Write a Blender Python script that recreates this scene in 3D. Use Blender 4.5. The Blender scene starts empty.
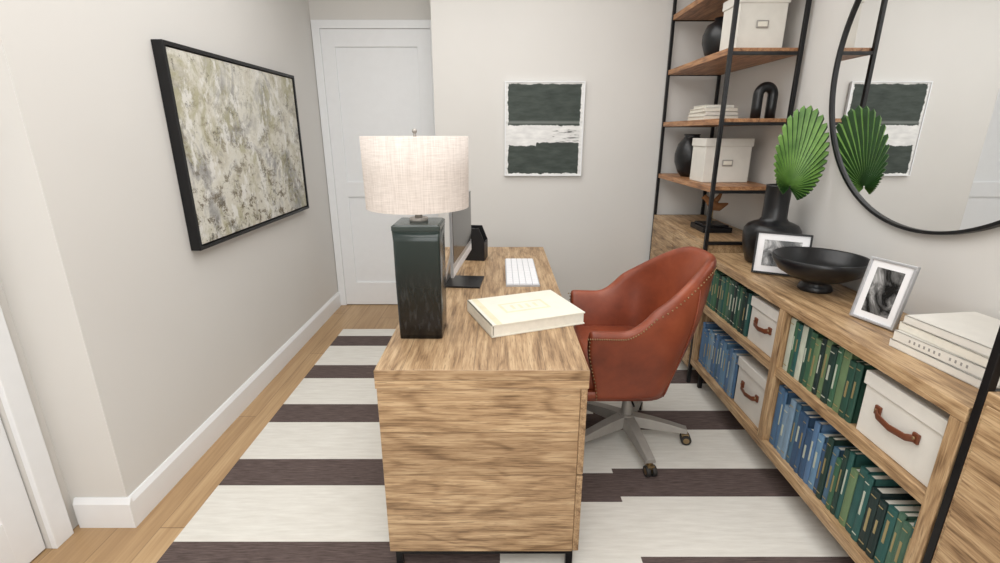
import bpy, bmesh, math, random
from mathutils import Vector, Matrix, Euler
random.seed(7)
S = bpy.context.scene
F = 483.0
H = 1.42

# ------------------------------------------------------------------ materials
def srgb(r, g, b):
    def f(c):
        c /= 255.0
        return c/12.92 if c <= 0.04045 else ((c+0.055)/1.055)**2.4
    return (f(r), f(g), f(b), 1.0)

class NT:
    def __init__(s, name):
        s.m = bpy.data.materials.new(name); s.m.use_nodes = True
        s.t = s.m.node_tree; s.b = s.t.nodes['Principled BSDF']
    def n(s, typ, **kw):
        nd = s.t.nodes.new(typ)
        for k, v in kw.items():
            if k.startswith('_'): setattr(nd, k[1:], v)
            else: nd.inputs[k.replace('__', ' ')].default_value = v
        return nd
    def l(s, a, b): s.t.links.new(a, b)
    def math(s, op, a, b=None, c=None):
        nd = s.t.nodes.new('ShaderNodeMath'); nd.operation = op
        for i, x in enumerate((a, b, c)):
            if x is None: continue
            if isinstance(x, (int, float)): nd.inputs[i].default_value = x
            else: s.l(x, nd.inputs[i])
        return nd.outputs[0]
    def coords(s, scale=(1, 1, 1)):
        tc = s.n('ShaderNodeTexCoord'); mp = s.n('ShaderNodeMapping')
        s.l(tc.outputs['Object'], mp.inputs['Vector']); mp.inputs['Scale'].default_value = scale
        return mp.outputs[0]
    def noise(s, vec, scale=5, detail=3, rough=0.5, dist=0.0):
        nd = s.n('ShaderNodeTexNoise'); nd.inputs['Scale'].default_value = scale
        nd.inputs['Detail'].default_value = detail; nd.inputs['Roughness'].default_value = rough
        nd.inputs['Distortion'].default_value = dist
        s.l(vec, nd.inputs['Vector']); return nd.outputs['Fac']
    def ramp(s, fac, stops, interp='LINEAR'):
        nd = s.n('ShaderNodeValToRGB'); cr = nd.color_ramp; cr.interpolation = interp
        while len(cr.elements) < len(stops): cr.elements.new(0.5)
        for e, (p, c) in zip(cr.elements, stops): e.position = p; e.color = c
        s.l(fac, nd.inputs[0]); return nd.outputs[0]
    def mix(s, fac, a, b, mode='MIX'):
        nd = s.t.nodes.new('ShaderNodeMix'); nd.data_type = 'RGBA'; nd.blend_type = mode
        for i, x in ((0, fac), (6, a), (7, b)):
            if isinstance(x, (int, float)): nd.inputs[i].default_value = x
            elif isinstance(x, tuple): nd.inputs[i].default_value = x
            else: s.l(x, nd.inputs[i])
        return nd.outputs[2]
    def bump(s, h, strength=0.2, dist=0.01):
        nd = s.n('ShaderNodeBump'); nd.inputs['Strength'].default_value = strength
        nd.inputs['Distance'].default_value = dist
        s.l(h, nd.inputs['Height']); s.l(nd.outputs[0], s.b.inputs['Normal'])
    def col(s, c):
        if isinstance(c, tuple): s.b.inputs['Base Color'].default_value = c
        else: s.l(c, s.b.inputs['Base Color'])

def plain(name, c, rough=0.5, metal=0.0, var=0.06, vscale=20, bump=0.0, bscale=200):
    t = NT(name); t.b.inputs['Roughness'].default_value = rough; t.b.inputs['Metallic'].default_value = metal
    v = t.coords()
    n = t.noise(v, vscale, 3)
    dark = tuple(x*(1-var) for x in c[:3])+(1,); lite = tuple(min(1, x*(1+var)) for x in c[:3])+(1,)
    t.col(t.ramp(n, [(0.3, dark), (0.7, lite)]))
    if bump: t.bump(t.noise(v, bscale, 2), bump, 0.002)
    return t.m

def wood(name, axis, cd, cm, cl, ring=9.0, rough=0.45, boards=None, across=3.2, along=0.7, bw=0.0):
    t = NT(name); t.b.inputs['Roughness'].default_value = rough
    sc = [across]*3; sc[axis] = along
    sf = [150.0]*3; sf[axis] = 7.0
    s2 = [34.0]*3; s2[axis] = 2.6
    v = t.coords(tuple(sc)); vf = t.coords(tuple(sf)); v2 = t.coords(tuple(s2))
    if bw:                                   # per-board offset
        tc = t.n('ShaderNodeTexCoord'); sx = t.n('ShaderNodeSeparateXYZ'); t.l(tc.outputs['Object'], sx.inputs[0])
        ax = boards
        sh_ = t.math('ADD', sx.outputs[ax], 10.0 + bw*0.5)
        k = t.math('FLOOR', t.math('DIVIDE', sh_, bw))
        wn = t.n('ShaderNodeTexWhiteNoise'); wn.noise_dimensions = '1D'; t.l(k, wn.inputs['W'])
        def shift(vec):
            va = t.n('ShaderNodeVectorMath'); va.operation = 'MULTIPLY_ADD'
            t.l(wn.outputs['Color'], va.inputs[0]); va.inputs[1].default_value = (9, 9, 9); t.l(vec, va.inputs[2])
            return va.outputs[0]
        v = shift(v); v2 = shift(v2)
    n1 = t.noise(v, 1.0, 2.5, 0.5, 0.2)
    sn = t.math('MULTIPLY_ADD', t.math('SINE', t.math('MULTIPLY', n1, ring*6.283*3)), .5, .5)
    rings = t.math('POWER', sn, 3.0)          # thin dark growth lines
    fine = t.noise(vf, 1.0, 3, 0.7)
    mid = t.noise(v2, 1.0, 6, 0.72, 0.35)
    f = t.math('SUBTRACT', t.math('ADD', t.math('MULTIPLY', fine, 0.48), t.math('MULTIPLY', mid, 0.56)), t.math('MULTIPLY', rings, 0.085))
    c = t.ramp(f, [(0.34, cd), (0.49, cm), (0.63, cl)])
    sp = [230.0]*3; sp[axis] = 16.0
    p = t.noise(t.coords(tuple(sp)), 1.0, 2, 0.5)
    pm = t.ramp(p, [(0.35, (1, 1, 1, 1)), (0.41, (0, 0, 0, 1))])
    c = t.mix(t.math('MULTIPLY', pm, 0.5), c, cd)
    if bw:
        fr = t.math('FRACT', t.math('DIVIDE', sh_, bw))
        ln = t.math('LESS_THAN', fr, 0.0022/bw)
        c = t.mix(t.math('MULTIPLY', wn.outputs['Value'], 0.22), c, cd)
        c = t.mix(t.math('MULTIPLY', ln, 0.55), c, (cd[0]*.4, cd[1]*.4, cd[2]*.4, 1))
    t.col(c); t.bump(fine, 0.10, 0.001)
    return t.m

WD, WM, WL = srgb(110, 84, 58), srgb(172, 141, 106), srgb(206, 178, 141)
M = {}
M['wall'] = plain('wall_paint', srgb(217, 215, 211), 0.85, var=0.012, vscale=2, bump=0.05, bscale=300)
M['ceil'] = plain('ceiling_paint', srgb(238, 237, 234), 0.9, var=0.01)
M['trim'] = plain('trim_paint', srgb(238, 240, 242), 0.4, var=0.01)
M['wood_x'] = wood('mango_wood_x', 0, WD, WM, WL, ring=3, boards=2, bw=0.155, across=6, along=1.5)
M['wood_y'] = wood('mango_wood_y', 1, WD, WM, WL, ring=3, boards=0, bw=0.21, across=6, along=1.3)
SD, SM_, SL = srgb(110, 83, 57), srgb(172, 140, 103), srgb(206, 177, 138)
M['shelf_y'] = wood('shelf_wood_y', 1, SD, SM_, SL, ring=3, across=6, along=1.2)
M['shelf_z'] = wood('shelf_wood_z', 2, SD, SM_, SL, ring=3, across=6, along=1.2)
M['warm_y'] = wood('tower_wood_y', 1, srgb(102, 68, 43), srgb(164, 116, 78), srgb(198, 151, 108), ring=3, across=6, along=1.2)
M['black'] = plain('black_metal', srgb(22, 22, 24), 0.42, 0.3, var=0.1)
M['blackcer'] = plain('black_ceramic', srgb(20, 21, 24), 0.33, 0.0, var=0.2, vscale=30, bump=0.2, bscale=60)
M['white'] = plain('white_canvas_box', srgb(224, 221, 213), 0.75, var=0.03, bump=0.15, bscale=400)
M['paper'] = plain('paper', srgb(228, 224, 212), 0.8, var=0.04, vscale=60)
M['cream'] = plain('cream_cover', srgb(228, 225, 212), 0.5, var=0.03)
M['yellow'] = plain('yellow_print', srgb(224, 216, 186), 0.5, var=0.06)
M['strap'] = plain('leather_strap', srgb(108, 58, 34), 0.5, var=0.12)
M['brass'] = plain('brass', srgb(160, 138, 104), 0.35, 0.85, var=0.08)
M['pewter'] = plain('brushed_grey_metal', srgb(166, 162, 156), 0.5, 0.4, var=0.06)
M['alu'] = plain('aluminium', srgb(200, 202, 206), 0.3, 0.6, var=0.02)
M['keys'] = plain('white_keys', srgb(238, 238, 240), 0.45, var=0.01)
M['deck'] = plain('keyboard_deck', srgb(186, 188, 192), 0.4, 0.2, var=0.02)
M['screen'] = plain('screen_glass', srgb(10, 11, 13), 0.12, var=0.1)
M['rubber'] = plain('rubber', srgb(40, 38, 36), 0.6)
M['gold'] = plain('gold_foil', srgb(172, 156, 112), 0.4, 0.4)
M['drift'] = plain('driftwood', srgb(150, 104, 64), 0.7, var=0.3)
M['greyprint'] = plain('grey_print', srgb(150, 148, 144), 0.6)

t = NT('leather'); t.b.inputs['Roughness'].default_value = 0.40
v = t.coords(); n = t.noise(v, 5, 4, 0.6)
t.col(t.ramp(n, [(0.25, srgb(98, 43, 26)), (0.55, srgb(136, 65, 40)), (0.8, srgb(160, 84, 54))]))
vo = t.n('ShaderNodeTexVoronoi'); vo.inputs['Scale'].default_value = 260; t.l(v, vo.inputs['Vector'])
t.bump(t.math('ADD', t.math('MULTIPLY', vo.outputs['Distance'], .4), t.noise(v, 14, 3)), 0.12, 0.003); M['leather'] = t.m

# lamp base: near-black glossy glaze, greenish upper half, streaked lower half
t = NT('lamp_glaze'); t.b.inputs['Roughness'].default_value = 0.20
n = t.noise(t.coords((1, 1, .22)), 70, 5, 0.75)
tc = t.n('ShaderNodeTexCoord'); sx = t.n('ShaderNodeSeparateXYZ'); t.l(tc.outputs['Object'], sx.inputs[0])
zf = t.math('MULTIPLY', sx.outputs[2], 1.0/0.40)
up = t.ramp(zf, [(0.15, srgb(12, 13, 14)), (0.50, srgb(28, 36, 36)), (0.90, srgb(44, 57, 55)), (1.0, srgb(70, 80, 77))])
sp = t.ramp(n, [(0.50, (0, 0, 0, 1)), (0.66, (1, 1, 1, 1))])
low = t.ramp(zf, [(0.42, (1, 1, 1, 1)), (0.62, (0, 0, 0, 1))])
t.col(t.mix(t.math('MULTIPLY', t.math('MULTIPLY', sp, low), 0.3), up, srgb(84, 86, 88)))
t.bump(n, 0.08, 0.003); M['glaze'] = t.m

# linen shade
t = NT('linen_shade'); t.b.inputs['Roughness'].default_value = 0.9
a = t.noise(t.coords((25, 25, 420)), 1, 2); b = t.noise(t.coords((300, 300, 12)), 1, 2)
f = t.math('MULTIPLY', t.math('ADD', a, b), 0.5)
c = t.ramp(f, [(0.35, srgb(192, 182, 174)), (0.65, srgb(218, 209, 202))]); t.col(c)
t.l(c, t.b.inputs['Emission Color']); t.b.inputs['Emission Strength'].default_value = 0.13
M['linen'] = t.m

# oak floor planks along Y
t = NT('oak_floor'); t.b.inputs['Roughness'].default_value = 0.38
tc = t.n('ShaderNodeTexCoord'); sx = t.n('ShaderNodeSeparateXYZ'); t.l(tc.outputs['Object'], sx.inputs[0])
row = t.math('FLOOR', t.math('DIVIDE', sx.outputs[0], 0.16))
wn = t.n('ShaderNodeTexWhiteNoise'); wn.noise_dimensions = '1D'; t.l(row, wn.inputs['W'])
ys = t.math('ADD', sx.outputs[1], t.math('MULTIPLY', wn.outputs['Value'], 1.7))
pl = t.math('FLOOR', t.math('DIVIDE', ys, 1.5))
w2 = t.n('ShaderNodeTexWhiteNoise'); w2.noise_dimensions = '2D'
cb = t.n('ShaderNodeCombineXYZ'); t.l(row, cb.inputs[0]); t.l(pl, cb.inputs[1]); t.l(cb.outputs[0], w2.inputs['Vector'])
v = t.coords((7, 1.0, 1)); va = t.n('ShaderNodeVectorMath'); va.operation = 'MULTIPLY_ADD'
t.l(w2.outputs['Color'], va.inputs[0]); va.inputs[1].default_value = (8, 8, 8); t.l(v, va.inputs[2])
n1 = t.noise(va.outputs[0], 1, 4, 0.55, 0.3); fine = t.noise(t.coords((90, 3, 1)), 1, 3)
f = t.math('ADD', t.math('MULTIPLY', n1, 0.6), t.math('MULTIPLY', fine, 0.4))
c = t.ramp(f, [(0.3, srgb(148, 116, 80)), (0.55, srgb(188, 156, 116)), (0.75, srgb(212, 184, 145))])
c = t.mix(t.math('MULTIPLY', w2.outputs['Value'], 0.4), c, srgb(156, 124, 88))
g1 = t.math('LESS_THAN', t.math('FRACT', t.math('DIVIDE', sx.outputs[0], 0.16)), 0.02)
g2 = t.math('LESS_THAN', t.math('FRACT', t.math('DIVIDE', ys, 1.5)), 0.003)
c = t.mix(t.math('MULTIPLY', t.math('MAXIMUM', g1, g2), 0.55), c, srgb(90, 64, 40))
t.col(c); M['floor'] = t.m

# striped rug (object at world origin)
t = NT('striped_wool'); t.b.inputs['Roughness'].default_value = 0.95
tc = t.n('ShaderNodeTexCoord'); sx = t.n('ShaderNodeSeparateXYZ'); t.l(tc.outputs['Object'], sx.inputs[0])
X, Y = sx.outputs[0], sx.outputs[1]
off = t.math('ADD', t.math('MULTIPLY', t.math('GREATER_THAN', X, 0.0), -0.095), t.math('MULTIPLY', t.math('GREATER_THAN', X, 0.49), 0.03))
fr = t.math('FRACT', t.math('DIVIDE', t.math('SUBTRACT', t.math('SUBTRACT', Y, 1.22), off), 0.4625))
dk = t.math('LESS_THAN', fr, 0.37)
hn = t.noise(t.coords((14, 220, 1)), 1, 3, 0.7)
dark = t.ramp(hn, [(0.3, srgb(62, 51, 49)), (0.7, srgb(110, 95, 91))])
hn2 = t.noise(t.coords((8, 60, 1)), 1, 3, 0.6)
lite = t.ramp(hn2, [(0.3, srgb(214, 211, 203)), (0.7, srgb(228, 226, 219))])
t.col(t.mix(dk, lite, dark)); t.bump(hn, 0.3, 0.003); M['rug'] = t.m

# abstract painting (canvas faces +X, local y / z)
t = NT('abstract_canvas'); t.b.inputs['Roughness'].default_value = 0.7
v = t.coords((1, 1, 1))
a = t.noise(v, 2.4, 7, 0.68, 1.0); b = t.noise(t.coords((1, 1.3, .9)), 4.5, 8, 0.75, 0.6)
c = t.ramp(a, [(0.32, srgb(124, 124, 122)), (0.42, srgb(172, 171, 168)), (0.50, srgb(216, 214, 204)), (0.60, srgb(202, 198, 184)), (0.70, srgb(152, 150, 146))])
c = t.mix(t.math('MULTIPLY', t.ramp(b, [(0.50, (0, 0, 0, 1)), (0.60, (1, 1, 1, 1))]), .75), c, srgb(168, 164, 132))
tc = t.n('ShaderNodeTexCoord'); sx = t.n('ShaderNodeSeparateXYZ'); t.l(tc.outputs['Object'], sx.inputs[0])
low = t.ramp(t.math('ADD', sx.outputs[2], 0.5), [(0.2, (1, 1, 1, 1)), (0.8, (0.2, 0.2, 0.2, 1))])
d = t.noise(t.coords((1, 1.8, 2.6)), 6, 9, 0.82, 0.3)
c = t.mix(t.math('MULTIPLY', t.ramp(d, [(0.52, (0, 0, 0, 1)), (0.57, (1, 1, 1, 1))]), low), c, srgb(108, 98, 78))
e = t.noise(t.coords((1, 4, 2.4)), 3, 6, 0.7)
c = t.mix(t.math('MULTIPLY', t.ramp(e, [(0.54, (0, 0, 0, 1)), (0.60, (1, 1, 1, 1))]), 0.85), c, srgb(226, 225, 220))
g = t.noise(v, 9, 9, 0.85)
c = t.mix(t.math('MULTIPLY', t.ramp(g, [(0.57, (0, 0, 0, 1)), (0.61, (1, 1, 1, 1))]), 0.65), c, srgb(62, 58, 52))
t.col(c); t.bump(b, 0.3, 0.004); M['canvas'] = t.m

# modern block print; local x,z
t = NT('block_print'); t.b.inputs['Roughness'].default_value = 0.7
tc = t.n('ShaderNodeTexCoord'); sx = t.n('ShaderNodeSeparateXYZ'); t.l(tc.outputs['Object'], sx.inputs[0])
wob = t.math('MULTIPLY', t.math('SUBTRACT', t.noise(t.coords(), 14, 6, 0.75), 0.5), 0.040)
X = t.math('ADD', sx.outputs[0], wob); Z = t.math('ADD', sx.outputs[2], wob)
def rect(x0, x1, z0, z1):
    r = t.math('MULTIPLY', t.math('GREATER_THAN', X, x0), t.math('LESS_THAN', X, x1))
    return t.math('MULTIPLY', r, t.math('MULTIPLY', t.math('GREATER_THAN', Z, z0), t.math('LESS_THAN', Z, z1)))
white = t.ramp(t.noise(t.coords((4, 1, 14)), 3, 4), [(0.3, srgb(214, 214, 213)), (0.7, srgb(240, 240, 238))])
dkc = t.ramp(t.noise(t.coords((2, 1, 8)), 4, 5, 0.6), [(0.3, srgb(44, 53, 49)), (0.7, srgb(72, 81, 75))])
c = t.mix(rect(-.246, .246, .030, .293), white, dkc)
c = t.mix(rect(-.246, .246, -.293, -.105), c, dkc)
c = t.mix(rect(-.05, .246, -.293, -.085), c, dkc)
hz = t.ramp(t.math('ADD', sx.outputs[2], .5), [(0.535, (0, 0, 0, 1)), (.545, (1, 1, 1, 1)), (.552, (1, 1, 1, 1)), (.562, (0, 0, 0, 1))])
c = t.mix(t.math('MULTIPLY', hz, 0.35), c, srgb(170, 174, 170))
br = t.ramp(t.noise(t.coords((2.5, 1, 26)), 2, 4, 0.7), [(0.52, (0, 0, 0, 1)), (0.56, (1, 1, 1, 1))])
c = t.mix(t.math('MULTIPLY', rect(.06, .245, -.105, .0), t.math('MULTIPLY', br, 0.8)), c, srgb(56, 62, 59))
t.col(c); M['print'] = t.m

def photo_mat(name, seed):
    t = NT(name); t.b.inputs['Roughness'].default_value = 0.2
    n = t.noise(t.coords((30+seed, 8, 9)), 1.0, 5, 0.6, 1.0)
    t.col(t.ramp(n, [(0.38, srgb(20, 20, 20)), (0.48, srgb(110, 110, 110)), (0.6, srgb(215, 215, 215))]))
    return t.m
M['photo1'] = photo_mat('bw_photo_a', 0); M['photo2'] = photo_mat('bw_photo_b', 18)
M['mirror'] = plain('mirror_glass', (0.92, 0.93, 0.93, 1), 0.0, 1.0, var=0.0)
t = NT('palm_leaf'); t.b.inputs['Roughness'].default_value = 0.45
n = t.noise(t.coords(), 12, 3)
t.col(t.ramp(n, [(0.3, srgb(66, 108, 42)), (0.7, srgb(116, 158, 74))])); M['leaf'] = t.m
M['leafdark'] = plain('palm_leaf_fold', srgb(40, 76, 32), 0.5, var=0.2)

# ------------------------------------------------------------------ mesh builder
class B:
    def __init__(s):
        s.bm = bmesh.new(); s.mats = []
    def mi(s, m):
        if isinstance(m, str): m = M[m]
        if m not in s.mats: s.mats.append(m)
        return s.mats.index(m)
    def _face(s, vs, mi, smooth=False):
        try:
            f = s.bm.faces.new(vs); f.material_index = mi; f.smooth = smooth; return f
        except ValueError: return None
    def box(s, c, d, m, rot=None, piv=None):
        mi = s.mi(m); c = Vector(c); R = Euler(rot).to_matrix() if rot else Matrix.Identity(3)
        vs = []
        for i in (-1, 1):
            for j in (-1, 1):
                for k in (-1, 1):
                    vs.append(s.bm.verts.new(c + R @ Vector((i*d[0]/2, j*d[1]/2, k*d[2]/2))))
        for q in ((0, 1, 3, 2), (4, 6, 7, 5), (0, 4, 5, 1), (2, 3, 7, 6), (0, 2, 6, 4), (1, 5, 7, 3)):
            s._face([vs[a] for a in q], mi)
    def bb(s, x0, x1, y0, y1, z0, z1, m):
        s.box(((x0+x1)/2, (y0+y1)/2, (z0+z1)/2), (x1-x0, y1-y0, z1-z0), m)
    def loft(s, rings, m, closed=True, caps=True, smooth=True):
        mi = s.mi(m); R = [[s.bm.verts.new(p) for p in r] for r in rings]; n = len(R[0])
        for a, b in zip(R, R[1:]):
            for i in range(n if closed else n-1):
                j = (i+1) % n; s._face([a[i], a[j], b[j], b[i]], mi, smooth)
        if caps and closed:
            s._face(R[0][::-1], mi); s._face(R[-1], mi)
    def cyl(s, p0, p1, r0, r1=None, m='black', seg=20, smooth=True):
        r1 = r0 if r1 is None else r1; p0 = Vector(p0); p1 = Vector(p1); d = (p1-p0).normalized()
        a = d.orthogonal().normalized(); b = d.cross(a)
        rg = [[p + r*(math.cos(2*math.pi*i/seg)*a + math.sin(2*math.pi*i/seg)*b) for i in range(seg)] for p, r in ((p0, r0), (p1, r1))]
        s.loft(rg, m, smooth=smooth)
    def lathe(s, prof, m, c=(0, 0, 0), seg=48, caps=True):
        rg = [[(c[0]+r*math.cos(2*math.pi*i/seg), c[1]+r*math.sin(2*math.pi*i/seg), c[2]+z) for i in range(seg)] for r, z in prof]
        s.loft(rg, m, caps=caps)
    def sph(s, c, r, m, seg=10, sc=(1, 1, 1)):
        mi = s.mi(m)
        ret = bmesh.ops.create_uvsphere(s.bm, u_segments=seg, v_segments=max(4, seg//2+1), radius=r,
                                        matrix=Matrix.Translation(c) @ Matrix.Diagonal((*sc, 1)))
        for vtx in ret['verts']:
            for f in vtx.link_faces: f.material_index = mi; f.smooth = True
    def tube(s, pts, r, m, seg=10, flat=1.0, ref=None):
        pts = [Vector(p) for p in pts]; rg = []; rs = r if isinstance(r, (list, tuple)) else [r]*len(pts)
        ref = Vector(ref) if ref else None
        for i, p in enumerate(pts):
            d = (pts[min(i+1, len(pts)-1)] - pts[max(i-1, 0)]).normalized()
            if ref is None: ref = d.orthogonal().normalized()
            ref = (ref - d*ref.dot(d)).normalized(); b = d.cross(ref)
            rg.append([p + rs[i]*(math.cos(2*math.pi*k/seg)*ref + flat*math.sin(2*math.pi*k/seg)*b) for k in range(seg)])
        s.loft(rg, m)
    def done(s, name, loc=(0, 0, 0), rot=(0, 0, 0), bevel=0.0, parent=None, subsurf=0, fix=True):
        if fix: bmesh.ops.recalc_face_normals(s.bm, faces=s.bm.faces)
        me = bpy.data.meshes.new(name); s.bm.to_mesh(me); s.bm.free()
        for m in s.mats: me.materials.append(m)
        o = bpy.data.objects.new(name, me); S.collection.objects.link(o)
        o.location = loc; o.rotation_euler = rot
        if subsurf:
            q = o.modifiers.new('sub', 'SUBSURF'); q.levels = q.render_levels = subsurf
        if bevel:
            q = o.modifiers.new('bev', 'BEVEL'); q.width = bevel; q.segments = 2; q.limit_method = 'ANGLE'; q.angle_limit = math.radians(50)
        if parent: o.parent = parent
        return o
def empty(name, loc, rz=0.0):
    e = bpy.data.objects.new(name, None); S.collection.objects.link(e); e.location = loc; e.rotation_euler = (0, 0, rz)
    e.empty_display_size = 0.1; return e
def slab(name, x0, x1, y0, y1, z0, z1, m, bevel=0):
    c = ((x0+x1)/2, (y0+y1)/2, (z0+z1)/2); b = B(); b.box((0, 0, 0), (x1-x0, y1-y0, z1-z0), m)
    return b.done(name, c, bevel=bevel)

# ------------------------------------------------------------------ room
XL, XR, YB, YD, YC, XL2, YF, ZC = -1.385, 1.48, 3.50, 3.93, 1.48, -1.60, -1.6, 2.62
XRET = -0.448
b = B(); b.bb(-1.8, 1.6, -1.7, 4.05, -0.1, 0, 'floor'); b.done('floor')
slab('ceiling', -1.8, 1.6, -1.7, 4.05, ZC, ZC+.1, 'ceil')
slab('wall_left', XL-.6, XL, YC, YD+.1, 0, ZC, 'wall')
slab('wall_right', XR, XR+.1, YF, YD+.1, 0, ZC, 'wall')
slab('wall_back', XRET, XR, YB, YD+.1, 0, ZC, 'wall')
DX0, DX1, DZ = -1.325, -0.510, 2.15
slab('wall_alcove_jamb', XL, DX0, YD, YD+.1, 0, ZC, 'wall'); slab('wall_alcove_return', DX1, XRET, YD, YD+.1, 0, ZC, 'wall')
slab('wall_alcove_header', DX0, DX1, YD, YD+.1, DZ, ZC, 'wall')
sdw = .80; sdy1 = 1.39-.02; sdy0 = sdy1-sdw
slab('wall_side_rear', XL2-.1, XL2, sdy1, YC, 0, ZC, 'wall')
slab('wall_side_front', XL2-.1, XL2, YF, sdy0, 0, ZC, 'wall')
slab('wall_side_header', XL2-.1, XL2, sdy0, sdy1, 2.13, ZC, 'wall')
slab('wall_front', -1.7, 1.6, YF-.1, YF, 0, ZC, 'wall')

def door(name, w, h, loc, rz):
    b = B()
    b.box((0, 0, h/2), (w, .03, h), 'trim')
    st = .10
    for (z0, z1) in ((0, .20), (.92, 1.04), (h-.12, h)):
        b.box((0, -.021, (z0+z1)/2), (w, .014, z1-z0), 'trim')
    for sgn in (-1, 1):
        b.box((sgn*(w/2-st/2), -.0212, h/2), (st, .0142, h), 'trim')
    return b.done(name, loc, (0, 0, rz), bevel=.003)
def casing(name, w, h, loc, rz, cw=.072, th=.02):
    b = B()
    for sgn in (-1, 1): b.box((sgn*(w/2+cw/2-.003), 0, (h+cw)/2), (cw, th, h+cw), 'trim')
    b.box((0, 0, h+cw/2), (w, th+.0002, cw), 'trim')
    return b.done(name, loc, (0, 0, rz), bevel=.003)
door('door_1', DX1-DX0-.006, DZ-.008, ((DX0+DX1)/2, YD+.024, 0.006), 0)
casing('trim_1', DX1-DX0, DZ, ((DX0+DX1)/2, YD-.0065, 0), 0, cw=.058, th=.012)
door('door_2', sdw-.008, 2.12, (XL2-.045, (sdy0+sdy1)/2, .006), math.pi/2)
casing('trim_2', sdw, 2.13, (XL2+.0105, (sdy0+sdy1)/2, 0), math.pi/2)

def baseboard(name, p0, p1, n, h=.125, th=.016):
    p0 = Vector((*p0, 0)); p1 = Vector((*p1, 0)); n = Vector((*n, 0))
    prof = [(0, 0), (th, 0), (th, h-.02), (th*.55, h-.006), (th*.35, h), (0, h)]
    b = B(); b.loft([[p+n*a+Vector((0, 0, z)) for a, z in prof] for p in (p0, p1)], 'trim', smooth=False)
    return b.done(name)
baseboard('baseboard_left', (XL, YC), (XL, YD), (1, 0))
baseboard('baseboard_step', (XL+.016, YC), (XL2+.02, YC), (0, -1))
baseboard('baseboard_back', (XRET, YB), (XR, YB), (0, -1))
baseboard('baseboard_right', (XR, YF), (XR, YB), (-1, 0))

b = B(); b.bb(-1.18, 1.36, .32, 3.37, 0.001, .009, 'rug'); b.done('striped_area_rug')
ZR = .0095

# ------------------------------------------------------------------ desk
DXL, DXR, DY0, DY1, DT = -.368, .262, 1.27, 2.86, .76
cx, cy = (DXL+DXR)/2, (DY0+DY1)/2; dw, dl = DXR-DXL, DY1-DY0
e = empty('writing_desk', (cx, cy, ZR))
def dpart(name, x0, x1, y0, y1, z0, z1, m, bev=.003):
    bb_ = B(); o_c = ((x0+x1)/2-cx, (y0+y1)/2-cy, (z0+z1)/2-ZR)
    bb_.box((0, 0, 0), (x1-x0, y1-y0, z1-z0), m); return bb_.done(name, o_c, bevel=bev, parent=e)
dpart('top', DXL, DXR, DY0, DY1, .70, DT, 'wood_y')
dpart('top_end_band', DXL, DXR, DY0-.004, DY0-.0005, .70, DT-.001, 'wood_x', 0.0006)
dpart('shadow_gap', DXL+.01, DXR-.01, DY0+.01, DY1-.01, .697, .70, 'black', 0)
for k, (a0, a1) in enumerate(((DY0, DY0+.46), (DY1-.46, DY1))):
    dpart('pedestal_%d' % (k+1), DXL+.002, DXR-.022, a0+.002, a1-.002, .088, .698, 'wood_x')
    for j, (z0, z1) in enumerate(((.089, .385), (.392, .696))):
        dpart('drawer_%d_%d' % (k+1, j+1), DXR-.021, DXR-.001, a0+.004, a1-.004, z0, z1, 'wood_y')
        dpart('pull_%d_%d' % (k+1, j+1), DXR, DXR+.012, (a0+a1)/2-.06, (a0+a1)/2+.06, z1-.05, z1-.04, 'black', .002)
dpart('modesty_panel', DXL+.004, DXL+.024, DY0+.46, DY1-.46, .088, .698, 'wood_y')
bb_ = B()
for a in (DY0+.02, DY0+.44, DY1-.44, DY1-.02):
    for xx in (DXL+.03, DXR-.03):
        bb_.box((xx-cx, a-cy, .037), (.022, .022, .074), 'black')
    bb_.box((0, a-cy, .070), (dw-.04, .0222, .016), 'black')
for xx in (DXL+.03, DXR-.03): bb_.box((xx-cx, 0, .0701), (.0218, dl-.04, .0158), 'black')
bb_.done('metal_base', (0, 0, 0), parent=e, bevel=.001)

# ------------------------------------------------------------------ lamp
b = B()
w0, w1 = .071, .076
def sq(h, z, r=.008):
    pts = []
    for cxn, cyn, a0 in ((1, 1, 0), (-1, 1, 90), (-1, -1, 180), (1, -1, 270)):
        for k in range(4):
            a = math.radians(a0+k*30); pts.append((cxn*(h-r)+r*math.cos(a), cyn*(h-r)+r*math.sin(a), z))
    return pts
b.loft([sq(w0, 0), sq(w0+.001, .05), sq(w0+.003, .2), sq(w1-.002, .33), sq(w1, .365)], 'glaze', smooth=True)
b.loft([sq(w1, .3655), sq(w1+.001, .368), sq(w1+.001, .380), sq(w1-.006, .385)], 'glaze', smooth=False)
b.cyl((0, 0, .385), (0, 0, .397), .03, .03, 'pewter'); b.cyl((0, 0, .397), (0, 0, .47), .012, .012, 'pewter')
b.cyl((0, 0, .47), (0, 0, .53), .02, .02, 'pewter')
b.sph((0, 0, .57), .032, 'keys', 14)
hp = [(-.04, 0, .47), (-.06, 0, .52), (-.055, 0, .6), (0, 0, .645)]
b.tube(hp, .002, 'pewter'); b.tube([(-x, y, z) for x, y, z in hp], .002, 'pewter')
b.cyl((0, 0, .64), (0, 0, .662), .006, .004, 'pewter'); b.sph((0, 0, .665), .008, 'pewter')
rs0, rs1, z0, z1 = .163, .166, .432, .650
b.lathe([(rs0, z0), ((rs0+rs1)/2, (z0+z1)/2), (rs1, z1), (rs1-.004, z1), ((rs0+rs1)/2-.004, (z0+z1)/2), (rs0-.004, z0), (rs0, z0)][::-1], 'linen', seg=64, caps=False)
for k in range(3):
    a = k*2*math.pi/3+.4; b.cyl((0, 0, .642), ((rs1-.003)*math.cos(a), (rs1-.003)*math.sin(a), .642), .0018, .0018, 'pewter', 8)
b.done('table_lamp', (-.264, 1.562, DT+.0005))

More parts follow.
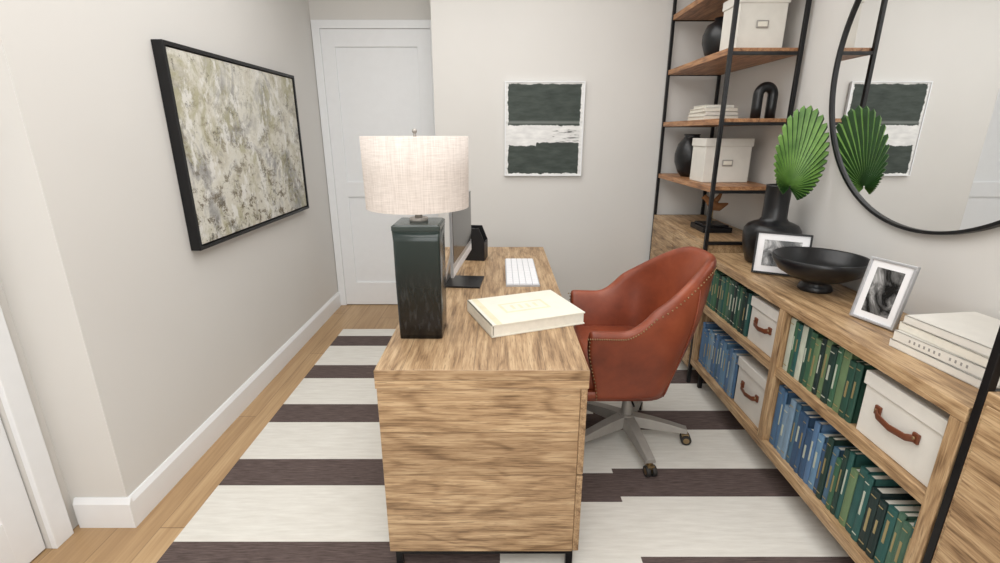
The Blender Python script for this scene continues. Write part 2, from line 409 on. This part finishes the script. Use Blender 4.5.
# ------------------------------------------------------------------ computer
b = B()
wm, hm = .50, .300
b.box((0, 0, .245), (.012, wm, hm), 'alu'); b.box((.0065, 0, .272), (.002, wm-.008, hm-.065), 'screen')
b.box((.0065, 0, .115), (.0015, wm-.008, .03), 'keys')
b.box((-.045, 0, .12), (.010, .14, .22), 'alu', rot=(0, .25, 0))
b.box((-.01, 0, .004), (.20, .17, .008), 'blackcer')
b.done('desktop_computer', (-.172, 2.13, DT+.0005), (0, 0, math.radians(-5)), bevel=.002)
# keyboard
b = B(); b.box((0, 0, .004), (.152, .47, .008), 'deck')
for i in range(5):
    for j in range(15):
        if i == 4 and 4 <= j <= 8: continue
        b.box((-.058+i*.029, -.212+j*.0303, .010), (.0258, .0272, .005), 'keys')
b.box((.058, -.212+6*.0303, .010), (.0258, .148, .005), 'keys')
b.done('computer_keyboard', (.103, 2.30, DT+.0005), (0, 0, 0))
# desk organiser (black magazine holder)
b = B()
prof = [(-.06, 0), (.06, 0), (.06, .10), (.03, .175), (-.06, .175)]
for yy in (-.05, .05):
    b.loft([[(x, yy-.003, z) for x, z in prof], [(x, yy+.003, z) for x, z in prof]], 'black', smooth=False)
b.box((-.057, 0, .0875), (.006, .10, .175), 'black'); b.box((.057, 0, .05), (.006, .10, .10), 'black'); b.box((0, 0, .004), (.12, .10, .006), 'black')
b.box((-.02, 0, .085), (.02, .08, .15), 'blackcer'); b.box((.01, 0, .075), (.02, .08, .135), 'rubber')
b.done('magazine_holder', (-.135, 2.58, DT+.0005), (0, 0, math.radians(-8)), bevel=.001)
# big book on desk
b = B(); bw_, bd_ = .357, .277
b.box((0.003, 0, .0225), (bw_-.012, bd_-.008, .038), 'paper')
b.box((0, 0, .0022), (bw_, bd_, .0044), 'cream'); b.box((0, 0, .0428), (bw_, bd_, .0044), 'cream')
b.box((-bw_/2+.002, 0, .0225), (.004, bd_, .045), 'cream')
b.box((.0, 0, .0452), (bw_*.50, bd_*.34, .0006), 'yellow'); b.box((.0, 0, .0455), (bw_*.44, bd_*.26, .0006), 'cream')
for k in range(4): b.box((-.045+.03*k, .0, .0459), (.012, bd_*.14, .0006), 'yellow')
b.box((-.15, 0, .0452), (.022, bd_, .0006), 'yellow')
b.done('coffee_table_book', (.0895, 1.690, DT+.0005), (0, 0, math.radians(20.9)), bevel=.001)

# ------------------------------------------------------------------ office chair
ch = empty('office_chair', (.604, 2.02, ZR), math.pi)
def sm(x): x = max(0, min(1, x)); return x*x*(3-2*x)
def plan(t, W, Rb, Fx):
    a = abs(t)
    if a > .5:
        q = (a-.5)/.5; return Vector((Fx*q, math.copysign(W, t), 0)), Vector((0, math.copysign(1, t), 0))
    an = t/.5*math.pi/2
    p = Vector((-Rb*math.cos(an)**.85, W*math.copysign(abs(math.sin(an))**.9, an), 0))
    nn = Vector((-math.cos(an)/Rb, math.sin(an)/W, 0)).normalized(); return p, nn
def rimh(t):
    a = abs(t); return .650 + .262*sm((.74-a)/.60) + .004*sm((a-.6)/.4)
ZB = .330
def shell(t, v):
    h = rimh(t); z = ZB + (h-ZB)*v; hz = (z-ZB)/(.94-ZB)
    W = .225 + .062*sm(min(1, hz*1.6)) - .045*sm((hz-.6)/.4); Rb = .150 + .168*hz; Fx = .205+.055*sm(hz*2.2)
    p, n = plan(t, W, Rb, Fx); p.z = z
    return p, n
NTT = 48; rings = []
for i in range(NTT+1):
    t = -1+2*i/NTT; r = []
    th = .042
    for v in (0, .08, .2, .35, .5, .65, .8, .92, .985):
        p, n = shell(t, v); bul = .010*math.sin(math.pi*v); r.append(p+n*bul)
    p, n = shell(t, 1.0); r.append(p - n*.008 + Vector((0, 0, .008))); r.append(p-n*(th*.6)+Vector((0, 0, .012)))
    r.append(p-n*(th*1.05)+Vector((0, 0, .0)))
    for v in (.94, .8, .6, .4, .2, .0):
        p, n = shell(t, v); r.append(p-n*(th*(1.1+.25*math.sin(math.pi*v))))
    rings.append(r)
b = B(); b.loft(rings, 'leather'); b.done('shell', parent=ch, subsurf=1)
def seatring(z, ins):
    pts = []
    for i in range(40):
        t = -1+2*i/39; W = .245-ins-.03; Rb = .185-ins-.03
        p, n = plan(t, W, Rb, .25-ins); pts.append((p.x, p.y, z))
    return pts
b = B(); b.loft([seatring(.37, .02), seatring(.385, 0), seatring(.46, -.003), seatring(.49, .006), seatring(.505, .03), seatring(.512, .09)], 'leather'); b.done('seat_cushion', parent=ch)
b = B(); b.loft([seatring(.320, .05), seatring(.325, .0), seatring(.375, -.012)], 'leather'); b.done('seat_base', parent=ch)
b = B()
N = 112
for i in range(N+1):
    t = -1+2*i/N; p, n = shell(t, .955); b.sph(p+n*.003, .0037, 'brass', 6)
for sgn in (-1, 1):
    for k in range(17):
        vv = .03+.055*k; p, n = shell(sgn*.985, vv); b.sph(p+n*(.0095*math.sin(math.pi*vv)+.001), .0037, 'brass', 6)
b.done('nailheads', parent=ch)
b = B()
for sg in (-1, 1):
    b.tube([shell(sg*.30, v)[0]+shell(sg*.30, v)[1]*(.010*math.sin(math.pi*v)+.0005) for v in [k/12 for k in range(12)]], .0022, 'leather', 6)
b.done('seams', parent=ch)
b = B()
b.box((0, 0, .305), (.22, .16, .03), 'black'); b.cyl((0, 0, .19), (0, 0, .30), .016, .016, 'pewter'); b.cyl((0, 0, .10), (0, 0, .215), .027, .024, 'pewter')
b.cyl((0, 0, .075), (0, 0, .135), .045, .038, 'pewter')
b.tube([(.02, .06, .30), (.03, .16, .295), (.03, .2, .29)], .005, 'black', 8)
a0 = math.atan2(.24, -.035)
for k in range(5):
    a = a0+k*2*math.pi/5; d = Vector((math.cos(a), math.sin(a), 0)); s_ = Vector((-d.y, d.x, 0)); rg = []
    for q in (0, .35, .7, 1):
        r = .03+.25*q; wd = .034-.010*q; zt = .132-.05*q**1.3; zb = .080-.018*q
        rg.append([d*r+s_*wd+Vector((0, 0, zb)), d*r+s_*wd*.7+Vector((0, 0, zt)), d*r-s_*wd*.7+Vector((0, 0, zt)), d*r-s_*wd+Vector((0, 0, zb))])
    b.loft(rg, 'pewter', smooth=False)
    c = d*.268; b.cyl(c+Vector((0, 0, .045)), c+Vector((0, 0, .075)), .009, .009, 'brass', 12)
    for sg in (-1, 1):
        cc = c+d*.012+s_*sg*.014+Vector((0, 0, .024)); b.cyl(cc-s_*.009, cc+s_*.009, .024, .024, 'rubber', 20); b.cyl(cc-s_*.0095, cc+s_*.0095, .015, .015, 'brass', 16)
    b.box(c+d*.008+Vector((0, 0, .044)), (.03, .03, .016), 'brass', rot=(0, 0, a))
b.done('star_base', parent=ch, bevel=.002)

# ------------------------------------------------------------------ low bookcase + towers
XF = 1.105; BX1 = XR-.017; BY0, BY1 = 1.00, 2.545
b = B()
def bx(*a): b.bb(*a)
bx(XF, BX1, BY0, BY1, .758, .80, 'shelf_y'); bx(XF, BX1, BY0, BY1, .140, .180, 'shelf_y')
bx(XF+.006, BX1-.01, BY0+.04, BY1-.04, .482, .520, 'shelf_y')
for y0, y1 in ((BY0, BY0+.04), (1.755, 1.795), (BY1-.04, BY1)): bx(XF+.001, BX1, y0, y1, .180, .758, 'shelf_z')
bx(BX1-.012, BX1-.001, BY0+.04, BY1-.04, .18, .758, 'shelf_y')
for yy in (BY0+.05, BY1-.05):
    for xx in (XF+.05, BX1-.03): bx(xx-.011, xx+.011, yy-.011, yy+.011, ZR, .14, 'black')
lb = b.done('low_bookcase', bevel=.0025)

def tower(name, y0, y1, items=True, top=2.46):
    b = B(); x0, x1 = XF, BX1
    r = .0095
    for yy in (y0+r, y1-r):
        for xx in (x0+r, x1-r): b.box((xx, yy, (ZR+top)/2), (2*r, 2*r, top-ZR), 'black')
    zs = [1.15, 1.49, 1.815, 2.14, 2.44]
    for z in zs:
        b.bb(x0+.004, x1-.004, y0+.020, y1-.020, z-.030, z, 'warm_y')
        for yy in (y0+r, y1-r): b.bb(x0+.019, x1-.019, yy-r*.8, yy+r*.8, z-.034, z-.018, 'black')
    b.bb(x0+.001, x1-.001, y0+.020, y1-.020, .10, .86, 'shelf_y')
    b.bb(x0-.004, x0+.0, y0+.03, (y0+y1)/2-.003, .11, .83, 'shelf_y'); b.bb(x0-.004, x0+.0, (y0+y1)/2+.003, y1-.03, .11, .83, 'shelf_y')
    for yy in (y0+r, y1-r): b.bb(x0+.019, x1-.019, yy-r*.8, yy+r*.8, .84, .858, 'black')
    return b.done(name, bevel=.0015)
tower('etagere_shelf', 2.55, 3.47)
tower('etagere_shelf', .075, .993)

# ------------------------------------------------------------------ storage boxes
def sbox(w, d, h, loc, rz=0.0, handle='strap'):
    b = B()
    b.box((0, 0, h/2-.01), (w-.012, d-.012, h-.02), 'white')
    b.box((0, 0, h-.022), (w, d, .044), 'white')
    if handle == 'strap':
        L = w*.24
        b.tube([(-L, -d/2-.003, h*.52), (-L*.75, -d/2-.012, h*.485), (0, -d/2-.017, h*.465), (L*.75, -d/2-.012, h*.485), (L, -d/2-.003, h*.52)], .0125, 'strap', 8, flat=.28, ref=(0, 0, 1))
        for sg in (-1, 1):
            b.box((sg*L, -d/2+.002, h*.525), (.022, .008, .030), 'strap'); b.cyl((sg*L, -d/2-.008, h*.53), (sg*L, -d/2-.002, h*.53), .005, .005, 'brass', 10)
    else:
        b.box((0, -d/2+.001, h*.45), (.06, .006, .035), 'pewter'); b.box((0, -d/2-.001, h*.45), (.048, .006, .023), 'paper')
    return b.done('storage_box', loc, (0, 0, rz), bevel=.003)
fx = XF+.02
R90 = -math.pi/2
sbox(.285, .31, .205, (fx+.155, 1.195, .521), R90)
sbox(.235, .31, .205, (fx+.155, 1.925, .521), R90)
sbox(.265, .31, .235, (fx+.155, 1.940, .181), R90)
sbox(.245, .20, .25, (1.283, 2.725, 1.816), 0, 'label')
sbox(.27, .20, .240, (1.274, 2.88, 1.151), 0, 'label')

# ------------------------------------------------------------------ book rows
def mk(n, c): return plain(n, c, .55, var=.08)
GREENS = [mk('cloth_green_%d' % i, c) for i, c in enumerate([srgb(40, 76, 64), srgb(60, 100, 76), srgb(32, 58, 52), srgb(104, 128, 92), srgb(42, 88, 84), srgb(26, 46, 45), srgb(76, 108, 90)])]
BLUES = [mk('cloth_blue_%d' % i, c) for i, c in enumerate([srgb(78, 112, 146), srgb(102, 138, 168), srgb(58, 86, 118), srgb(126, 152, 174), srgb(72, 106, 130), srgb(86, 118, 154)])]
WH = mk('cloth_white', srgb(190, 196, 180))
def rowbooks(y0, y1, z, hlo, hhi, pal, loc_x=fx):
    b = B(); y = y1; cnt = 0
    L = y1-y0
    while y > y0+.014:
        th = random.uniform(.020, .036); th = min(th, y-y0); fr = (y1-y)/L
        m = random.choice(pal(fr)); h = random.uniform(hlo, hhi); dp = random.uniform(.15, .18); xo = random.uniform(0, .006)
        yc = y-th/2-0.0005; t2 = th-.0014
        seg = 5; rg = []
        for zz in (0, h):
            pts = []
            for k in range(seg+1):
                a = -math.pi/2+math.pi*k/seg; pts.append((xo+.004-.004*math.cos(a), -t2/2*math.sin(a), zz))
            pts += [(xo+.012, -t2/2, zz), (xo+.012, t2/2, zz)]
            rg.append([(p[0]+loc_x, p[1]+yc, p[2]+z) for p in pts])
        b.loft(rg, m, smooth=False)
        for sg in (-1, 1): b.box((loc_x+xo+dp/2+.008, yc+sg*(t2/2-.0015), z+h/2), (dp, .003, h), m)
        b.box((loc_x+xo+dp/2+.005, yc, z+h/2), (dp-.008, t2-.004, h-.008), 'paper')
        g = random.random()
        gm = 'gold' if g < .6 else WH
        if g < .75:
            for q in (.10, .90): b.box((loc_x+xo-.0002, yc, z+h*q), (.0016, t2*.6, .003), gm)
        if g > .2: b.box((loc_x+xo-.0002, yc, z+h*random.uniform(.48, .62)), (.0016, t2*.26, h*random.uniform(.22, .42)), gm)
        y -= th; cnt += 1
    return b.done('row_of_books')
rowbooks(2.055, 2.50, .5205, .195, .225, lambda f: GREENS)
rowbooks(2.085, 2.50, .1805, .20, .245, lambda f: BLUES)
rowbooks(1.36, 1.75, .5205, .195, .23, lambda f: GREENS+[WH] if f < .85 else GREENS[:1])
rowbooks(1.05, 1.75, .1805, .20, .265, lambda f: BLUES if f < .40 else (BLUES+GREENS if f < .5 else GREENS))

# ------------------------------------------------------------------ mirror
b = B(); cyM, czM, rM = 1.69, 1.680, .590
seg = 128
mi = b.mi('mirror')
vs = [b.bm.verts.new((.002, rM*math.cos(2*math.pi*i/seg), rM*math.sin(2*math.pi*i/seg))) for i in range(seg)]
b._face(vs, mi)
rg = []
for (rr, xx) in ((rM-.008, .002), (rM-.007, -.008), (rM+.004, -.008), (rM+.004, .018), (rM-.008, .018), (rM-.008, .002)):
    rg.append([(xx, rr*math.cos(2*math.pi*i/seg), rr*math.sin(2*math.pi*i/seg)) for i in range(seg)])
b.loft(rg, 'black', caps=False, smooth=False)
b.done('round_wall_mirror', (XR-.020, cyM, czM))

# ------------------------------------------------------------------ wall art
b = B(); w, h, dpt, fw = 1.285, .86, .045, .016
b.box((0, 0, 0), (.030, w-2*fw-.012, h-2*fw-.012), 'canvas')
b.box((-.016, 0, 0), (.006, w-.004, h-.004), 'black')
for sg in (-1, 1):
    b.box((0.0, sg*(w/2-fw/2), 0), (dpt, fw, h), 'black'); b.box((0.0, 0, sg*(h/2-fw/2)), (dpt-.0004, w-.001, fw), 'black')
b.done('framed_abstract_painting', (XL+dpt/2+.001, 2.752, 1.345), bevel=.001)
b = B(); b.box((0, 0, 0), (.525, .012, .605), 'print')
for sg in (-1, 1):
    b.box((sg*.266, -.002, 0), (.007, .022, .619), 'trim'); b.box((0, -.002, sg*.306), (.538, .0218, .007), 'trim')
b.done('framed_block_print', (.302, YB-.014, 1.440))

# ------------------------------------------------------------------ vase with palm leaf
vx, vy = 1.338, 2.345
vs_ = empty('palm_leaf_vase', (vx, vy, .8005))
b = B(); b.lathe([(.090, 0), (.100, .006), (.115, .05), (.125, .10), (.128, .14), (.126, .168), (.112, .190), (.088, .202), (.066, .210), (.056, .225), (.055, .28), (.056, .375), (.058, .382), (.050, .382), (.048, .33), (.046, .25), (.02, .23)], 'blackcer', seg=64)
b.done('vase', parent=vs_)
b = B()
hub = Vector((1.295-vx, 2.19-vy, .386))
b.tube([(0, -.0, .25), (.0, -.035, .36), (-.018, -.09, .398), hub+Vector((-.002, -.0, .01))], [.005, .005, .004, .004], 'leaf', 8)
ux = Vector((1, .06, 0)).normalized(); uz = Vector((.05, .06, 1)).normalized(); un = ux.cross(uz).normalized()
NS = 36; A0, A1 = math.radians(-140), math.radians(140)
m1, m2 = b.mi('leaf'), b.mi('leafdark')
cx_, cz_, ra, rb_ = .034, .148, .124, .206
def outline(a):
    d = (math.sin(a), math.cos(a)); ox, oz = -cx_, -cz_
    A = (d[0]/ra)**2+(d[1]/rb_)**2; Bq = 2*(ox*d[0]/ra**2+oz*d[1]/rb_**2); C = (ox/ra)**2+(oz/rb_)**2-1
    return (-Bq+math.sqrt(max(0, Bq*Bq-4*A*C)))/(2*A)
def lp(a, r, fold):
    cup = -.25*r**2
    return hub+ux*(r*math.sin(a))+uz*(r*math.cos(a))+un*(fold+cup)
for k in range(NS):
    f0, f1 = -1+2*k/NS, -1+2*(k+1)/NS
    wq = lambda f: A1*(0.62*f+0.38*f*abs(f))
    a, a2 = wq(f0), wq(f1); am = (a+a2)/2
    R = outline(am)
    qs = [0.03, .3, .6, .955]
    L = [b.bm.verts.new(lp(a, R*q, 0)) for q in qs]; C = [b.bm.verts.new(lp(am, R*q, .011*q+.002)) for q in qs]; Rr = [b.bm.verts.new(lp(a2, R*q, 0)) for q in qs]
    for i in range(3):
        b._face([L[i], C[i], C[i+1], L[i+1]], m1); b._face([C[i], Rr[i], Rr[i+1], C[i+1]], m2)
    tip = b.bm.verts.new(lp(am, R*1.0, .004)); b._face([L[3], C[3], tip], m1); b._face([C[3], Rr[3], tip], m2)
b.done('palm_leaf', parent=vs_, fix=False)

# pedestal bowl
b = B()
b.lathe([(.060, 0), (.064, .006), (.058, .022), (.050, .030), (.052, .040), (.10, .055), (.146, .082), (.170, .118), (.174, .140), (.170, .143), (.164, .138), (.146, .10), (.10, .070), (.03, .060)], 'blackcer', seg=64)
b.done('pedestal_bowl', (1.300, 1.900, .8005))

# photo frames (front faces local -X, leans back)
def pframe(w, h, loc, rz, fm, pm, lean=.20, mat=.022):
    e = empty('photo_frame', loc, rz)
    b = B(); fw = .008
    b.box((.003, 0, h/2), (.006, w, h), fm)
    for sg in (-1, 1):
        b.box((-.002, sg*(w/2-fw/2), h/2), (.014, fw, h), fm); b.box((-.002, 0, h/2+sg*(h/2-fw/2)), (.0138, w-.0005, fw), fm)
    b.box((-.0015, 0, h/2), (.003, w-2*fw, h-2*fw), 'keys')
    b.box((-.0035, 0, h/2), (.002, w-2*fw-2*mat, h-2*fw-2*mat), pm)
    b.done('frame', (0, 0, .0025), (0, lean, 0), parent=e, bevel=.001)
    b = B(); b.box((h*.20, 0, h*.36), (.004, .04, h*.70), 'rubber', rot=(0, -.10, 0)); b.done('easel_back', parent=e)
    return e
pframe(.220, .190, (1.262, 2.105, .8015), math.radians(62), 'black', 'photo1', .20, .028)
pframe(.150, .215, (1.262, 1.528, .8015), math.radians(16), 'alu', 'photo2', .20, .022)

# horizontal stack of books
def stack(name, loc, specs, rz=0, text=()):
    b = B(); z = 0
    for i, (w, d, th, m, dx, dy, a) in enumerate(specs):
        R = (0, 0, a)
        b.box((dx, dy, z+.0015), (w, d, .003), m, rot=R); b.box((dx, dy, z+th-.0015), (w, d, .003), m, rot=R)
        b.box((dx+.003, dy, z+th/2), (w-.010, d-.008, th-.005), 'paper', rot=R)
        o = Matrix.Rotation(a, 3, 'Z') @ Vector((-w/2+.0015, 0, 0)); b.box((dx+o.x, dy+o.y, z+th/2), (.003, d, th), m, rot=R)
        if i in text:
            for q in range(12):
                if q == 7: continue
                p = Matrix.Rotation(a, 3, 'Z') @ Vector((-w/2-.0003, d*.32-d*.55*q/11, 0)); b.box((dx+p.x, dy+p.y, z+th/2), (.0008, .005, th*.30), 'greyprint', rot=R)
        z += th+.0005
    return b.done(name, loc, (0, 0, rz), bevel=.0008)
stack('stack_of_books', (1.325, 1.215, .8005), [(.25, .30, .024, 'white', 0, 0, 0), (.245, .29, .030, 'white', .0, .0, .03), (.24, .285, .026, 'paper', .005, .0, -.02), (.235, .27, .024, 'white', .005, .0, .02)], .10, text=(1,))
stack('stack_of_books', (1.27, 3.06, 1.4905), [(.26, .20, .024, 'paper', 0, 0, 0), (.25, .19, .022, 'white', 0, 0, .04), (.25, .19, .020, 'paper', .0, 0, -.03), (.20, .16, .018, 'white', .0, 0, .02)], math.pi/2)
# arch sculpture
b = B(); pts = []
for k in range(21):
    a = math.pi*k/20; pts.append((.038*math.cos(a), 0, .115+.042*math.sin(a)))
pts = [(.038, 0, 0.0), (.038, 0, .06)]+pts+[(-.038, 0, .06), (-.038, 0, 0.0)]
b.tube(pts, .025, 'blackcer', 16); b.done('arch_sculpture', (1.378, 2.68, 1.4905))
# round vases
b = B(); b.lathe([(.045, 0), (.07, .03), (.092, .09), (.095, .14), (.08, .20), (.05, .238), (.045, .25), (.05, .262), (.040, .262), (.036, .24), (.02, .2)], 'blackcer'); b.done('round_vase', (1.220, 3.20, 1.1505))
b = B(); b.lathe([(.05, 0), (.08, .03), (.10, .09), (.10, .13), (.08, .18), (.045, .20), (.045, .215), (.036, .215), (.03, .19)], 'blackcer'); b.done('round_vase', (1.245, 3.00, 1.8155))
# driftwood bird on stand
e2 = empty('bird_sculpture', (1.27, 2.88, .8605))
b = B(); b.box((0, 0, .016), (.17, .20, .030), 'black'); b.box((0, 0, .037), (.14, .16, .010), 'black'); b.done('base', parent=e2, bevel=.002)
b = B()
b.cyl((0, 0, .040), (0, 0, .125), .004, .004, 'brass', 8)
b.tube([(-.075, .0, .19), (-.058, 0, .198), (-.035, 0, .175), (0, 0, .145), (.035, 0, .138), (.085, 0, .158)], [.003, .015, .017, .031, .024, .005], 'drift', 12)
b.tube([(.0, .01, .155), (.03, .02, .185), (.055, .02, .232)], [.018, .015, .004], 'drift', 8); b.done('bird', parent=e2)

# ------------------------------------------------------------------ lights
def area(name, loc, rot, sx, sy, pw, col=(1, 1, 1)):
    L = bpy.data.lights.new(name, 'AREA'); L.shape = 'RECTANGLE'; L.size = sx; L.size_y = sy; L.energy = pw; L.color = col
    o = bpy.data.objects.new(name, L); S.collection.objects.link(o); o.location = loc; o.rotation_euler = rot; return o
area('ceiling_light_main', (-.1, 1.9, ZC-.02), (0, 0, 0), 1.8, 2.2, 36, (1, .997, .99))
area('ceiling_light_rear', (0, -.4, ZC-.02), (0, 0, 0), 2.0, 1.6, 35.5, (1, .997, .99))
area('rear_fill_light', (0.0, YF+.05, 1.6), (math.radians(90), 0, 0), 2.2, 1.6, 30, (.96, .985, 1))  # added fill lamp behind the camera; wall_front has no window
w = bpy.data.worlds.new('world'); S.world = w; w.use_nodes = True
w.node_tree.nodes['Background'].inputs[0].default_value = (.9, .95, 1, 1); w.node_tree.nodes['Background'].inputs[1].default_value = .6

# ------------------------------------------------------------------ camera
cam = bpy.data.cameras.new('camera'); co = bpy.data.objects.new('camera', cam); S.collection.objects.link(co)
cam.sensor_fit = 'HORIZONTAL'; cam.sensor_width = 36; cam.lens = F/1000*36; cam.clip_start = .05
co.location = (0, 0, H); co.rotation_euler = (math.radians(90-17.1), 0, 0)
S.camera = co
S.view_settings.view_transform = 'Standard'
S.view_settings.look = 'None'
S.view_settings.exposure = 0.0
